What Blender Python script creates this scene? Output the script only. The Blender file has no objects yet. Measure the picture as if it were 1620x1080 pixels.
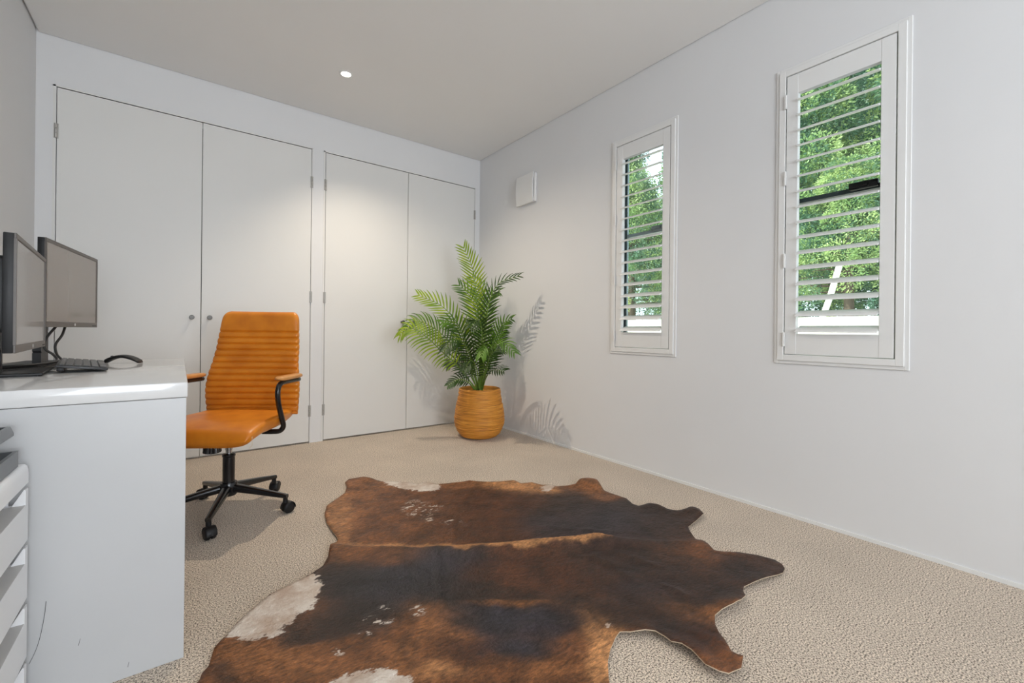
import bpy, bmesh, math, random
import numpy as np
from mathutils import Vector, Matrix, noise, geometry
R = math.radians
sc = bpy.context.scene
col = sc.collection
random.seed(7)

# ---------------------------------------------------------------- camera
CAM_H = 0.915
F_PX = 689.41; YAW = 0.6517; ROLL = 0.01062; OY = -15.99
cam_d = bpy.data.cameras.new('camera'); cam = bpy.data.objects.new('camera', cam_d); col.objects.link(cam)
cam_d.sensor_width = 36; cam_d.lens = 36 * F_PX / 1620
cam_d.shift_x = -(-math.sin(ROLL) * OY) / 1620
cam_d.shift_y = (math.cos(ROLL) * OY) / 1620
cam_d.clip_start = 0.02; cam_d.clip_end = 300
_fw = Vector((math.sin(YAW), math.cos(YAW), 0)); _rt = Vector((math.cos(YAW), -math.sin(YAW), 0)); _up = Vector((0, 0, 1))
_cx = _rt * math.cos(ROLL) + _up * math.sin(ROLL); _cy = -_rt * math.sin(ROLL) + _up * math.cos(ROLL)
_m = Matrix((_cx, _cy, -_fw)).transposed().to_4x4(); _m.translation = (0, 0, CAM_H)
cam.matrix_world = _m
sc.camera = cam

# room dimensions
XR = 2.443; YB = 3.775; H = 2.663; XL = -0.69; YF = -3.6; DH = 2.363

# ---------------------------------------------------------------- world, sun, large lights, exposure
sc.view_settings.view_transform = 'Standard'; sc.view_settings.look = 'None'
sc.view_settings.gamma = 1; sc.view_settings.use_curve_mapping = False
sc.view_settings.exposure = 0.0
w = bpy.data.worlds.new('sky'); sc.world = w; w.use_nodes = True
bg = w.node_tree.nodes['Background']; bg.inputs[0].default_value = (0.80, 0.91, 1.0, 1); bg.inputs[1].default_value = 2.6
def light(name, kind, loc, energy, color, **k):
    d = bpy.data.lights.new(name, kind); d.energy = energy; d.color = color
    for a_, v in k.items():
        if a_ not in ('aim', 'parent'): setattr(d, a_, v)
    o = bpy.data.objects.new(name, d); col.objects.link(o); o.location = loc
    if 'aim' in k: o.rotation_euler = Vector(k['aim']).to_track_quat('-Z', 'Y').to_euler()
    return o
light('sun', 'SUN', (0, 0, 8), 7.0, (1, .95, .84), angle=R(.6), aim=(.75, -.62, -.95))
# added fill light, set in an invented opening behind the camera
light('rear_fill_light', 'AREA', (0.42, YF + .03, 1.30), 138, (.90, .945, 1.0), shape='RECTANGLE', size=1.75, size_y=2.3, aim=(-.55, 1, 1.15))

# ---------------------------------------------------------------- materials
def mat(name, rgb, rough=.5, metal=0, bump=0, bscale=50, var=0, vscale=8, spec=.5, coat=0, stretch=(1, 1, 1), bdist=.002, detail=3, rgb2=None, coords='Object', sheen=0):
    m = bpy.data.materials.new(name); m.use_nodes = True; nt = m.node_tree; p = nt.nodes['Principled BSDF']
    p.inputs['Base Color'].default_value = (*rgb, 1); p.inputs['Roughness'].default_value = rough
    p.inputs['Metallic'].default_value = metal; p.inputs['Specular IOR Level'].default_value = spec
    p.inputs['Coat Weight'].default_value = coat
    if coat: p.inputs['Coat Roughness'].default_value = .08
    if sheen: p.inputs['Sheen Weight'].default_value = sheen
    tc = nt.nodes.new('ShaderNodeTexCoord'); mp = nt.nodes.new('ShaderNodeMapping'); mp.inputs['Scale'].default_value = stretch
    nt.links.new(tc.outputs[coords], mp.inputs[0])
    n = nt.nodes.new('ShaderNodeTexNoise'); n.inputs['Scale'].default_value = vscale; n.inputs['Detail'].default_value = detail
    nt.links.new(mp.outputs[0], n.inputs['Vector'])
    mx = nt.nodes.new('ShaderNodeMix'); mx.data_type = 'RGBA'
    c2 = rgb2 if rgb2 else tuple(c * (1 - var) for c in rgb)
    mx.inputs[6].default_value = (*rgb, 1); mx.inputs[7].default_value = (*c2, 1)
    rmp = nt.nodes.new('ShaderNodeMapRange'); rmp.inputs[1].default_value = .35; rmp.inputs[2].default_value = .65
    nt.links.new(n.outputs[0], rmp.inputs[0]); nt.links.new(rmp.outputs[0], mx.inputs[0]); nt.links.new(mx.outputs[2], p.inputs['Base Color'])
    if bump:
        n2 = nt.nodes.new('ShaderNodeTexNoise'); n2.inputs['Scale'].default_value = bscale; n2.inputs['Detail'].default_value = 4
        nt.links.new(mp.outputs[0], n2.inputs['Vector'])
        b = nt.nodes.new('ShaderNodeBump'); b.inputs['Strength'].default_value = bump; b.inputs['Distance'].default_value = bdist
        nt.links.new(n2.outputs[0], b.inputs['Height']); nt.links.new(b.outputs[0], p.inputs['Normal'])
    return m
M = {}
M['wall'] = mat('wall_paint', (.755, .758, .765), .65, bump=.05, bscale=180, var=.012, vscale=3)
M['ceil'] = mat('ceiling_paint', (.86, .855, .845), .8, var=.01, vscale=2)
M['door'] = mat('door_paint', (.75, .745, .725), .45, bump=.03, bscale=90, var=.012, vscale=2)
M['trim'] = mat('shutter_paint', (.80, .80, .79), .35, var=.01)
M['louver'] = mat('louver_paint', (.84, .84, .84), .32, var=.01)
M['steel'] = mat('brushed_steel', (.50, .485, .46), .5, metal=1, var=.1, vscale=60)
M['knob'] = mat('satin_knob', (.16, .157, .15), .45, metal=.6, var=.1, vscale=60)
M['dark'] = mat('dark_gap', (.03, .03, .03), .9)
M['alu'] = mat('grey_aluminium', (.30, .36, .38), .4, metal=.3, var=.05)
M['darkalu'] = mat('dark_seal', (.03, .045, .05), .5)
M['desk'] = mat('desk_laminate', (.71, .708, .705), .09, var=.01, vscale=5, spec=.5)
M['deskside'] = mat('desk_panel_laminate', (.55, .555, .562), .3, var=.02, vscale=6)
M['plastic'] = mat('black_plastic', (.010, .010, .011), .45, spec=.35, var=.15, vscale=40, bump=.05, bscale=300)
M['plastic2'] = mat('grey_black_plastic', (.05, .05, .052), .4, spec=.4, var=.1, vscale=30)
M['screen'] = mat('monitor_glass', (.19, .155, .13), .22, var=.03, vscale=2, spec=.9, coat=.3)  # brownish reflection of the room painted into the base colour
M['bezel'] = mat('monitor_bezel', (.11, .095, .085), .4, var=.1, vscale=30, spec=.4)
M['key'] = mat('key_plastic', (.10, .10, .10), .35, var=.1, vscale=50)
M['mark'] = mat('silver_mark', (.75, .75, .75), .3, metal=.4)
M['copper'] = mat('cable_rubber', (.03, .028, .027), .4, var=.2)
M['unit'] = mat('drawer_white', (.88, .88, .89), .35, var=.01)
M['grip'] = mat('grip_grey', (.58, .565, .55), .5, var=.01)
M['tray'] = mat('tray_smoke_plastic', (.10, .105, .108), .28, var=.15, vscale=20, spec=.6)
M['blue'] = mat('blue_grey_card', (.22, .30, .36), .5, var=.1)
M['leather'] = mat('tan_leather', (.74, .245, .016), .38, bump=.12, bscale=220, var=.2, vscale=9, rgb2=(.60, .175, .010), bdist=.0008)
M['leather2'] = mat('tan_leather_arm', (.72, .33, .10), .4, bump=.1, bscale=220, var=.2, vscale=9, bdist=.0008)
M['stitch'] = mat('pale_thread', (.75, .62, .42), .6)
M['black'] = mat('black_gloss_metal', (.010, .010, .011), .22, var=.1, spec=.6)
M['chrome'] = mat('chrome', (.62, .64, .66), .14, metal=1)
M['soil'] = mat('dark_potting_mix', (.035, .025, .018), .95, bump=1, bscale=60, bdist=.01, var=.5, vscale=40)
M['stem'] = mat('palm_stem', (.18, .30, .04), .5, var=.3, vscale=20)
M['bark'] = mat('pine_bark', (.16, .12, .09), .9, bump=1, bscale=12, bdist=.03, var=.4, stretch=(1, 1, .2))
M['whitewood'] = mat('weathered_white_timber', (.85, .82, .74), .8, var=.1)
M['bank'] = mat('pale_gravel', (.62, .58, .50), .95, bump=.6, bscale=4, bdist=.05, var=.25, vscale=1.2)
M['grass'] = mat('dry_grass', (.30, .34, .12), .95, bump=.6, bscale=9, bdist=.05, var=.4, vscale=3)

def leafmat(name, c1, c2, trans, vs):
    m = mat(name, c1, .42, var=0, vscale=vs, rgb2=c2, detail=1)
    nt = m.node_tree; p = nt.nodes['Principled BSDF']; out = nt.nodes['Material Output']
    t = nt.nodes.new('ShaderNodeBsdfTranslucent'); ms = nt.nodes.new('ShaderNodeMixShader'); ms.inputs[0].default_value = trans
    lk = p.inputs['Base Color'].links[0].from_socket; nt.links.new(lk, t.inputs[0])
    nt.links.new(p.outputs[0], ms.inputs[1]); nt.links.new(t.outputs[0], ms.inputs[2]); nt.links.new(ms.outputs[0], out.inputs[0])
    return m
M['leaf_lit'] = leafmat('palm_leaf_lit', (.36, .47, .02), (.19, .32, .015), .3, 9)  # fronds catching light: highlight painted into the leaf colour
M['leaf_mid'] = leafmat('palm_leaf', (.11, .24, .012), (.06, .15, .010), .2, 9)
M['leaf_shaded'] = leafmat('palm_leaf_shaded', (.035, .085, .010), (.02, .05, .008), .12, 9)  # darker fronds: shade inside the palm painted into the leaf colour
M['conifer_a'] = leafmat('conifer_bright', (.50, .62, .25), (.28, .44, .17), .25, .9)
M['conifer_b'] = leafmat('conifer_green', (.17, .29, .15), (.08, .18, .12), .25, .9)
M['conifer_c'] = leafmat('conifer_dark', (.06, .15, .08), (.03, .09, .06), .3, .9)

def glassmat():
    m = bpy.data.materials.new('window_glass'); m.use_nodes = True; nt = m.node_tree; nt.nodes.remove(nt.nodes['Principled BSDF'])
    t = nt.nodes.new('ShaderNodeBsdfTransparent'); t.inputs[0].default_value = (.93, .98, .96, 1)
    g = nt.nodes.new('ShaderNodeBsdfGlossy'); g.inputs['Roughness'].default_value = .02
    f = nt.nodes.new('ShaderNodeFresnel'); f.inputs[0].default_value = 1.45
    ms = nt.nodes.new('ShaderNodeMixShader'); nt.links.new(f.outputs[0], ms.inputs[0]); nt.links.new(t.outputs[0], ms.inputs[1]); nt.links.new(g.outputs[0], ms.inputs[2])
    nt.links.new(ms.outputs[0], nt.nodes['Material Output'].inputs[0]); return m
M['glass'] = glassmat()
def emis(name, rgb, s):
    m = bpy.data.materials.new(name); m.use_nodes = True; p = m.node_tree.nodes['Principled BSDF']
    p.inputs['Emission Color'].default_value = (*rgb, 1); p.inputs['Emission Strength'].default_value = s; return m
M['lamp'] = emis('lit_lamp_lens', (1, .95, .86), 14)

def carpetmat():
    m = bpy.data.materials.new('loop_pile_carpet'); m.use_nodes = True; nt = m.node_tree; p = nt.nodes['Principled BSDF']; L = nt.links.new
    p.inputs['Roughness'].default_value = .95; p.inputs['Specular IOR Level'].default_value = .1; p.inputs['Sheen Weight'].default_value = .15
    tc = nt.nodes.new('ShaderNodeTexCoord')
    n1 = nt.nodes.new('ShaderNodeTexNoise'); n1.inputs['Scale'].default_value = 225; n1.inputs['Detail'].default_value = 2.5
    n2 = nt.nodes.new('ShaderNodeTexNoise'); n2.inputs['Scale'].default_value = 2.2; n2.inputs['Detail'].default_value = 3
    v = nt.nodes.new('ShaderNodeTexVoronoi'); v.inputs['Scale'].default_value = 290
    for n in (n1, n2, v): L(tc.outputs['Object'], n.inputs['Vector'])
    cr = nt.nodes.new('ShaderNodeValToRGB'); cr.color_ramp.elements[0].position = .37; cr.color_ramp.elements[0].color = (.13, .10, .075, 1)
    cr.color_ramp.elements[1].position = .62; cr.color_ramp.elements[1].color = (.86, .74, .61, 1)
    e = cr.color_ramp.elements.new(.48); e.color = (.53, .445, .36, 1)
    L(n1.outputs[0], cr.inputs[0])
    mx = nt.nodes.new('ShaderNodeMix'); mx.data_type = 'RGBA'; mx.blend_type = 'MULTIPLY'; mx.inputs[0].default_value = 1
    mr = nt.nodes.new('ShaderNodeMapRange'); mr.inputs[1].default_value = .3; mr.inputs[2].default_value = .7; mr.inputs[3].default_value = .90; mr.inputs[4].default_value = 1.06
    L(n2.outputs[0], mr.inputs[0]); L(cr.outputs[0], mx.inputs[6]); L(mr.outputs[0], mx.inputs[7]); L(mx.outputs[2], p.inputs['Base Color'])
    b = nt.nodes.new('ShaderNodeBump'); b.inputs['Strength'].default_value = .3; b.inputs['Distance'].default_value = .004
    L(v.outputs['Distance'], b.inputs['Height']); b.invert = True
    b2 = nt.nodes.new('ShaderNodeBump'); b2.inputs['Strength'].default_value = .35; b2.inputs['Distance'].default_value = .003
    L(n1.outputs[0], b2.inputs['Height']); L(b.outputs[0], b2.inputs['Normal']); L(b2.outputs[0], p.inputs['Normal'])
    return m
M['carpet'] = carpetmat()

def potmat():
    m = bpy.data.materials.new('coiled_fibre'); m.use_nodes = True; nt = m.node_tree; p = nt.nodes['Principled BSDF']; L = nt.links.new
    p.inputs['Roughness'].default_value = .55
    tc = nt.nodes.new('ShaderNodeTexCoord'); mp = nt.nodes.new('ShaderNodeMapping'); mp.inputs['Scale'].default_value = (1, 1, 22); L(tc.outputs['Object'], mp.inputs[0])
    n = nt.nodes.new('ShaderNodeTexNoise'); n.inputs['Scale'].default_value = 6; n.inputs['Detail'].default_value = 6; n.inputs['Roughness'].default_value = .65; L(mp.outputs[0], n.inputs['Vector'])
    cr = nt.nodes.new('ShaderNodeValToRGB'); E_ = cr.color_ramp.elements
    E_[0].position = .28; E_[0].color = (.26, .085, .014, 1); E_[1].position = .72; E_[1].color = (.84, .42, .075, 1)
    e = E_.new(.5); e.color = (.68, .27, .03, 1); L(n.outputs[0], cr.inputs[0]); L(cr.outputs[0], p.inputs['Base Color'])
    b = nt.nodes.new('ShaderNodeBump'); b.inputs['Strength'].default_value = .7; b.inputs['Distance'].default_value = .004; L(n.outputs[0], b.inputs['Height']); L(b.outputs[0], p.inputs['Normal'])
    return m
M['pot'] = potmat()

# ---------------------------------------------------------------- helpers
def tag(o, label=None, cat=None, group=None, kind=None):
    if label: o['label'] = label
    if cat: o['category'] = cat
    if group: o['group'] = group
    if kind: o['kind'] = kind
    return o
def link(name, me, m, parent=None, smooth=False, loc=None, rot=None):
    o = bpy.data.objects.new(name, me); col.objects.link(o)
    for x in (m if isinstance(m, (list, tuple)) else [m]): me.materials.append(x)
    if smooth: me.polygons.foreach_set('use_smooth', [True] * len(me.polygons))
    if parent: o.parent = parent
    if loc: o.location = loc
    if rot: o.rotation_euler = rot
    return o
def empty(name, loc=(0, 0, 0), rz=0):
    o = bpy.data.objects.new(name, None); col.objects.link(o); o.location = loc; o.rotation_euler = (0, 0, rz); o.empty_display_size = .1; return o
def box_bm(bm, lo, hi, bev=0, seg=2, mtx=None):
    b2 = bmesh.new()
    vs = [b2.verts.new((x, y, z)) for x in (lo[0], hi[0]) for y in (lo[1], hi[1]) for z in (lo[2], hi[2])]
    for f in ((0, 1, 3, 2), (4, 6, 7, 5), (0, 4, 5, 1), (2, 3, 7, 6), (0, 2, 6, 4), (1, 5, 7, 3)): b2.faces.new([vs[i] for i in f])
    if bev: bmesh.ops.bevel(b2, geom=list(b2.edges), offset=bev, segments=seg, profile=.5, affect='EDGES')
    if mtx is not None: b2.transform(mtx)
    me = bpy.data.meshes.new('t'); b2.to_mesh(me); b2.free(); bm.from_mesh(me); bpy.data.meshes.remove(me)
def done(name, bm, m, parent=None, smooth=False, **k):
    bmesh.ops.recalc_face_normals(bm, faces=bm.faces)
    me = bpy.data.meshes.new(name); bm.to_mesh(me); bm.free()
    o = link(name, me, m, parent, smooth, **k)
    return o
def autosm(o, ang=35):
    me = o.data; me.polygons.foreach_set('use_smooth', [True] * len(me.polygons))
    try: me.set_sharp_from_angle(angle=R(ang))
    except Exception: pass
    return o
def box(name, lo, hi, m, parent=None, bev=0, seg=2, **k):
    bm = bmesh.new(); box_bm(bm, lo, hi, bev, seg); o = done(name, bm, m, parent, **k)
    if bev: autosm(o, 25)
    return o
def loft(rings, closed=True, cap=True, bm=None):
    own = bm is None
    if own: bm = bmesh.new()
    V_ = [[bm.verts.new(p) for p in r] for r in rings]; n = len(rings[0])
    for i in range(len(V_) - 1):
        for j in range(n if closed else n - 1):
            k = (j + 1) % n
            bm.faces.new((V_[i][j], V_[i][k], V_[i + 1][k], V_[i + 1][j]))
    if cap and closed:
        bm.faces.new(V_[0][::-1]); bm.faces.new(V_[-1])
    return bm
def lathe(prof, n=32, bm=None, mtx=None, cap=True):
    rings = []
    for r, z in prof:
        ring = [Vector((max(r, 1e-4) * math.cos(2 * math.pi * i / n), max(r, 1e-4) * math.sin(2 * math.pi * i / n), z)) for i in range(n)]
        if mtx is not None: ring = [mtx @ p for p in ring]
        rings.append(ring)
    return loft(rings, bm=bm, cap=cap)
def catmull(P, n=8):
    P = [Vector(p) for p in P]; Q = [P[0] * 2 - P[1]] + P + [P[-1] * 2 - P[-2]]; out = []
    for i in range(1, len(Q) - 2):
        for k in range(n):
            t = k / n; a, b, c, d = Q[i - 1:i + 3]
            out.append(.5 * ((2 * b) + (-a + c) * t + (2 * a - 5 * b + 4 * c - d) * t * t + (-a + 3 * b - 3 * c + d) * t ** 3))
    out.append(P[-1]); return out
def tube(pts, rad, n=10, bm=None, flat=1.0):
    pts = [Vector(p) for p in pts]; rings = []
    t0 = (pts[1] - pts[0]).normalized(); nrm = t0.orthogonal().normalized()
    for i, p in enumerate(pts):
        t = (pts[min(i + 1, len(pts) - 1)] - pts[max(i - 1, 0)]).normalized()
        nrm = (nrm - t * nrm.dot(t)).normalized(); bn = t.cross(nrm)
        r = rad(i / (len(pts) - 1)) if callable(rad) else rad
        rings.append([p + nrm * r * math.cos(2 * math.pi * k / n) + bn * r * flat * math.sin(2 * math.pi * k / n) for k in range(n)])
    return loft(rings, bm=bm)
def superring(w, h, n=40, e=4, c=(0, 0)):
    out = []
    for i in range(n):
        a = 2 * math.pi * (i + .5) / n; ca, sa = math.cos(a), math.sin(a)
        out.append((c[0] + w * abs(ca) ** (2 / e) * (1 if ca >= 0 else -1), c[1] + h * abs(sa) ** (2 / e) * (1 if sa >= 0 else -1)))
    return out
def struct(o, label=None): o['kind'] = 'structure'; (label and tag(o, label)); return o
def px2floor(x, y, z=0.0):
    x -= 810; y -= 540; c, s = math.cos(ROLL), math.sin(ROLL)
    u = c * x + s * y; v = -s * x + c * y - OY
    d = Vector((u / F_PX * math.cos(YAW) + math.sin(YAW), -u / F_PX * math.sin(YAW) + math.cos(YAW), -v / F_PX))
    return Vector((0, 0, CAM_H)) + d * ((z - CAM_H) / d.z)

# ---------------------------------------------------------------- room shell
TH = .14
fl = box('floor', (XL - TH, YF, -.1), (XR + TH, YB + .6, 0), M['carpet']); struct(fl, 'beige loop pile carpet')
bm = bmesh.new()
box_bm(bm, (XL - TH, YF - TH, H + .02), (XR + TH, YB + TH, H + .15))
box_bm(bm, (XL + .012, YF, H), (XR - .005, YB - .005, H + .03))
struct(done('ceiling', bm, M['ceil']))
struct(box('wall_left', (XL - TH, YF - TH, -.1), (XL, YB + TH, H + .05), M['wall']))
bm = bmesh.new()   # wall behind the camera with an opening added to let fill light in
box_bm(bm, (XL, YF - TH, -.1), (-.46, YF, H + .05)); box_bm(bm, (1.30, YF - TH, -.1), (XR, YF, H + .05))
box_bm(bm, (-.46, YF - TH, 2.48), (1.30, YF, H + .05)); box_bm(bm, (-.46, YF - TH, -.1), (1.30, YF, .05))
struct(done('wall_front', bm, M['wall']))
# window wall
WIN = [(1.535, 2.035), (.452, .957)]; WZ = (.776, 2.247)
bm = bmesh.new()
ys = [YF - TH, WIN[1][0], WIN[1][1], WIN[0][0], WIN[0][1], YB + TH]
for i in range(5):
    if i % 2 == 0: box_bm(bm, (XR, ys[i], -.1), (XR + TH, ys[i + 1], H + .05))
    else:
        box_bm(bm, (XR, ys[i], -.1), (XR + TH, ys[i + 1], WZ[0])); box_bm(bm, (XR, ys[i], WZ[1]), (XR + TH, ys[i + 1], H + .05))
bmesh.ops.remove_doubles(bm, verts=bm.verts, dist=1e-5)
struct(done('wall_right', bm, M['wall']))
# closet wall: piers and header around two pairs of doors
CL = [(-.604, .118, .836), (.940, 1.662, 2.383)]
bm = bmesh.new(); xs = [XL, CL[0][0], CL[0][2], CL[1][0], CL[1][2], XR]
for i in (0, 2, 4): box_bm(bm, (xs[i], YB, -.1), (xs[i + 1], YB + .12, H + .05))
for a_, _, b_ in CL: box_bm(bm, (a_, YB, DH + .003), (b_, YB + .12, H + .05))
struct(done('wall_back', bm, M['wall']))
struct(box('wall_closet', (XL - TH, YB + .58, -.1), (XR + TH, YB + .6, H + .05), M['dark']))
bm = bmesh.new()
for a_, _, b_ in CL:
    for x0, x1 in ((a_ - .014, a_ - .002), (b_ + .002, b_ + .008)): box_bm(bm, (x0, YB - .003, 0), (x1, YB + .01, DH + .012))
    box_bm(bm, (a_ - .014, YB - .003, DH + .003), (b_ + .008, YB + .01, DH + .012))
struct(done('trim_1', bm, M['door']), 'thin painted frame around the closet doors')
struct(box('glow_strip_right', (XR - .008, YF, 0), (XR, YB, .016), M['trim']))  # added white strip, stands for the light glow at the wall foot
HZ = (2.098, 1.175, .257)
def hinge_bm(cx, cz, ax='y', L_=.09, r=.0065, dx=.011):
    bm = bmesh.new()
    for k in range(3):
        z0 = cz - L_ / 2 + k * L_ / 3
        lathe([(0, z0 + .001), (r, z0 + .001), (r, z0 + L_ / 3 - .001), (0, z0 + L_ / 3 - .001)], 12, bm, Matrix.Translation((cx, YB - .006, 0)))
    box_bm(bm, (cx - dx, YB - .0035, cz - L_ / 2), (cx + dx, YB - .001, cz + L_ / 2))
    return bm
n = 0
for (a_, m_, b_) in CL:
    for side, (x0, x1) in enumerate(((a_ + .003, m_ - .002), (m_ + .002, b_ - .003))):
        n += 1
        d = box('door_%d' % n, (x0, YB - .001, .012), (x1, YB + .034, DH - .001), M['door'], bev=.0015, seg=1)
        struct(d, ['pale flush closet door nearest the desk', 'pale flush closet door behind the tan chair', 'pale flush closet door between the chair and the palm', 'pale flush closet door behind the palm'][n - 1])
        hx = x0 - .003 if side == 0 else x1 + .003
        for z in HZ:
            o = done('hinge', hinge_bm(hx, z), M['steel'], d); autosm(o)
        kx = m_ + (-.052 if side == 0 else .050)
        bm = lathe([(0, 0), (.011, 0), (.010, .004), (.0075, .007), (.0075, .020), (.014, .026), (.0155, .032), (.0155, .040), (.013, .043), (0, .0435)], 24, mtx=Matrix.Translation((kx, YB - .001, .990)) @ Matrix.Rotation(R(90), 4, 'X'))
        o = done('knob', bm, M['knob'], d); autosm(o)

# ---------------------------------------------------------------- windows and shutters
def window(idx, y0, y1):
    xo = XR + .075
    bm = bmesh.new(); z0, z1 = WZ; f = .028; zm = 1.60
    box_bm(bm, (xo, y0, z0), (xo + .05, y0 + f, z1)); box_bm(bm, (xo, y1 - f, z0), (xo + .05, y1, z1))
    box_bm(bm, (xo, y0 + f, z0), (xo + .05, y1 - f, z0 + f)); box_bm(bm, (xo, y0 + f, z1 - f), (xo + .05, y1 - f, z1))
    wroot = done('window_%d' % idx, bm, M['alu']); struct(wroot, 'grey aluminium window behind the %s shutter' % ('small far' if idx == 1 else 'near'))
    bm = bmesh.new(); g = f + .022
    for (a_, b_) in ((z0 + f, zm), (zm, z1 - f)):
        box_bm(bm, (xo + .012, y0 + f, a_), (xo + .04, y0 + g, b_)); box_bm(bm, (xo + .012, y1 - g, a_), (xo + .04, y1 - f, b_))
        box_bm(bm, (xo + .012, y0 + g, a_), (xo + .04, y1 - g, a_ + .011)); box_bm(bm, (xo + .012, y0 + g, b_ - .011), (xo + .04, y1 - g, b_))
    done('sash', bm, M['darkalu'] if idx == 2 else M['alu'], wroot)
    box('seal', (xo + .008, y1 - g - .006, z0 + f), (xo + .014, y1 - g + .004, z1 - f), M['darkalu'], wroot)
    box('glass_pane', (xo + .024, y0 + g, z0 + f + .011), (xo + .029, y1 - g, z1 - f - .011), M['glass'], wroot)
    yl = y0 + .17
    bm = bmesh.new(); box_bm(bm, (xo - .016, yl - .055, zm - .006), (xo + .012, yl + .055, zm + .028), .006, 2)
    box_bm(bm, (xo - .024, yl - .02, zm + .002), (xo - .01, yl + .05, zm + .018), .004, 2)
    autosm(done('latch', bm, M['plastic'] if idx == 2 else M['alu'], wroot))
def shutter(y0, y1, label):
    # outer trim y0-.010 .. ; opening, louvres
    t = empty('plantation_shutter', (XR, (y0 + y1) / 2, WZ[0] - .01)); tag(t, label, 'window shutter', 'louvred shutters on the window wall')
    ox, oy, oz = XR, (y0 + y1) / 2, WZ[0] - .01
    def B(bm, lo, hi, bev=0): box_bm(bm, (lo[0] - ox, lo[1] - oy, lo[2] - oz), (hi[0] - ox, hi[1] - oy, hi[2] - oz), bev, 1)
    Z0, Z1 = .767, 2.262; Y0, Y1 = y0 - .010, y1 + .010
    bm = bmesh.new()   # stepped outer frame, two depths
    def ring(bm, y_0, y_1, z_0, z_1, wd, x0, x1, bev=.002):
        B(bm, (x0, y_0, z_0), (x1, y_0 + wd, z_1), bev); B(bm, (x0, y_1 - wd, z_0), (x1, y_1, z_1), bev)
        B(bm, (x0, y_0 + wd - .001, z_0), (x1, y_1 - wd + .001, z_0 + wd), bev); B(bm, (x0, y_0 + wd - .001, z_1 - wd), (x1, y_1 - wd + .001, z_1), bev)
    ring(bm, Y0, Y1, Z0, Z1, .018, XR - .007, XR)
    ring(bm, Y0 + .016, Y1 - .016, Z0 + .016, Z1 - .016, .030, XR - .014, XR + .045)
    autosm(done('trim_frame', bm, M['trim'], t))
    PY0, PY1, PZ0, PZ1 = Y0 + .0505, Y1 - .0505, Z0 + .0485, Z1 - .0505
    sw = .051; ri = .112
    bm = bmesh.new(); x0, x1 = XR - .012, XR + .016
    B(bm, (x0, PY0, PZ0), (x1, PY0 + sw, PZ1), .0015); B(bm, (x0, PY1 - sw, PZ0), (x1, PY1, PZ1), .0015)
    B(bm, (x0 + .001, PY0 + sw, PZ0), (x1, PY1 - sw, PZ0 + ri - .01), .001); B(bm, (x0 + .001, PY0 + sw, PZ1 - .096), (x1, PY1 - sw, PZ1), .001)
    autosm(done('panel', bm, M['trim'], t))
    LY0, LY1 = PY0 + sw + .002, PY1 - sw - .002
    za, zb = .942, 2.087
    for k in range(16):
        zc = za + (zb - za) * k / 15
        rings = []
        prof = [(.0445 * math.cos(2 * math.pi * i / 20), .0055 * math.sin(2 * math.pi * i / 20)) for i in range(20)]
        for y in (LY0, LY1): rings.append([Vector((px_, y - (LY0 + LY1) / 2, pz_)) for px_, pz_ in prof])
        bm = loft(rings); bm.transform(Matrix.Rotation(R(-20), 4, 'Y'))
        o = done('louver', bm, M['louver'], t, smooth=False, loc=(XR + .004 - ox, (LY0 + LY1) / 2 - oy, zc - oz)); autosm(o, 60)
    for z in (2.085, 1.70, 1.285, .89):
        bm = bmesh.new(); B(bm, (XR - .024, Y1 - .054, z - .036), (XR - .016, Y1 - .043, z + .036), .002)
        autosm(done('hinge', bm, M['trim'], t))
for i, (y0, y1) in enumerate(WIN): window(i + 1, y0, y1)
shutter(*WIN[0], 'white louvred shutter on the smaller-looking window, nearer the palm and the corner')
shutter(*WIN[1], 'white louvred shutter on the larger-looking window, farther from the palm')

# wall vent
t = empty('wall_vent', (XR, 2.985, 2.165)); tag(t, 'white square vent cover high on the wall between palm and shutters', 'vent')
box('backplate', (-.026, -.115, -.125), (0, .115, .125), M['trim'], t, bev=.006, seg=3)
bm = bmesh.new(); rings = []
for i in range(13):
    v = -1 + 2 * i / 12; bow = .012 * (v * v)
    rings.append([Vector((-.034 - .004 + bow * .9, -.105 + .0, .128 * v)), Vector((-.046 + bow * .9, -.105, .128 * v)), Vector((-.046 + bow * .9, .125, .128 * v)), Vector((-.038 + bow * .9, .125, .128 * v))])
autosm(done('cover', loft(rings), M['trim'], t), 20)
box('neck', (-.036, -.09, -.10), (-.02, .10, .10), M['dark'], t)

# ---------------------------------------------------------------- downlights
def downlight(x, y, e, label, aim=(0, 0, -1)):
    t = empty('downlight', (x, y, H)); tag(t, label, 'ceiling light', 'recessed ceiling downlights')
    bm = lathe([(.046, .002), (.046, -.002), (.041, -.005), (.033, -.005), (.030, .0), (.030, .004)], 40, cap=False); autosm(done('trim_ring', bm, M['trim'], t), 60)
    done('lens', lathe([(0, -.0015), (.0295, -.0015), (.0295, .001), (0, .001)], 32), M['lamp'], t)
    l = light('lamp_beam', 'SPOT', (x, y, H - .012), e, (1, .86, .68), spot_size=R(128), spot_blend=1.0, shadow_soft_size=.007, aim=aim)
    return t
downlight(.890, 3.070, 104, 'lit round downlight in the ceiling above the closet doors', aim=(.22, -.14, -1))
downlight(1.1, .1, 12, 'unseen round downlight added in the ceiling for fill light')  # added lamp out of view, lifts the room's overall light

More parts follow.
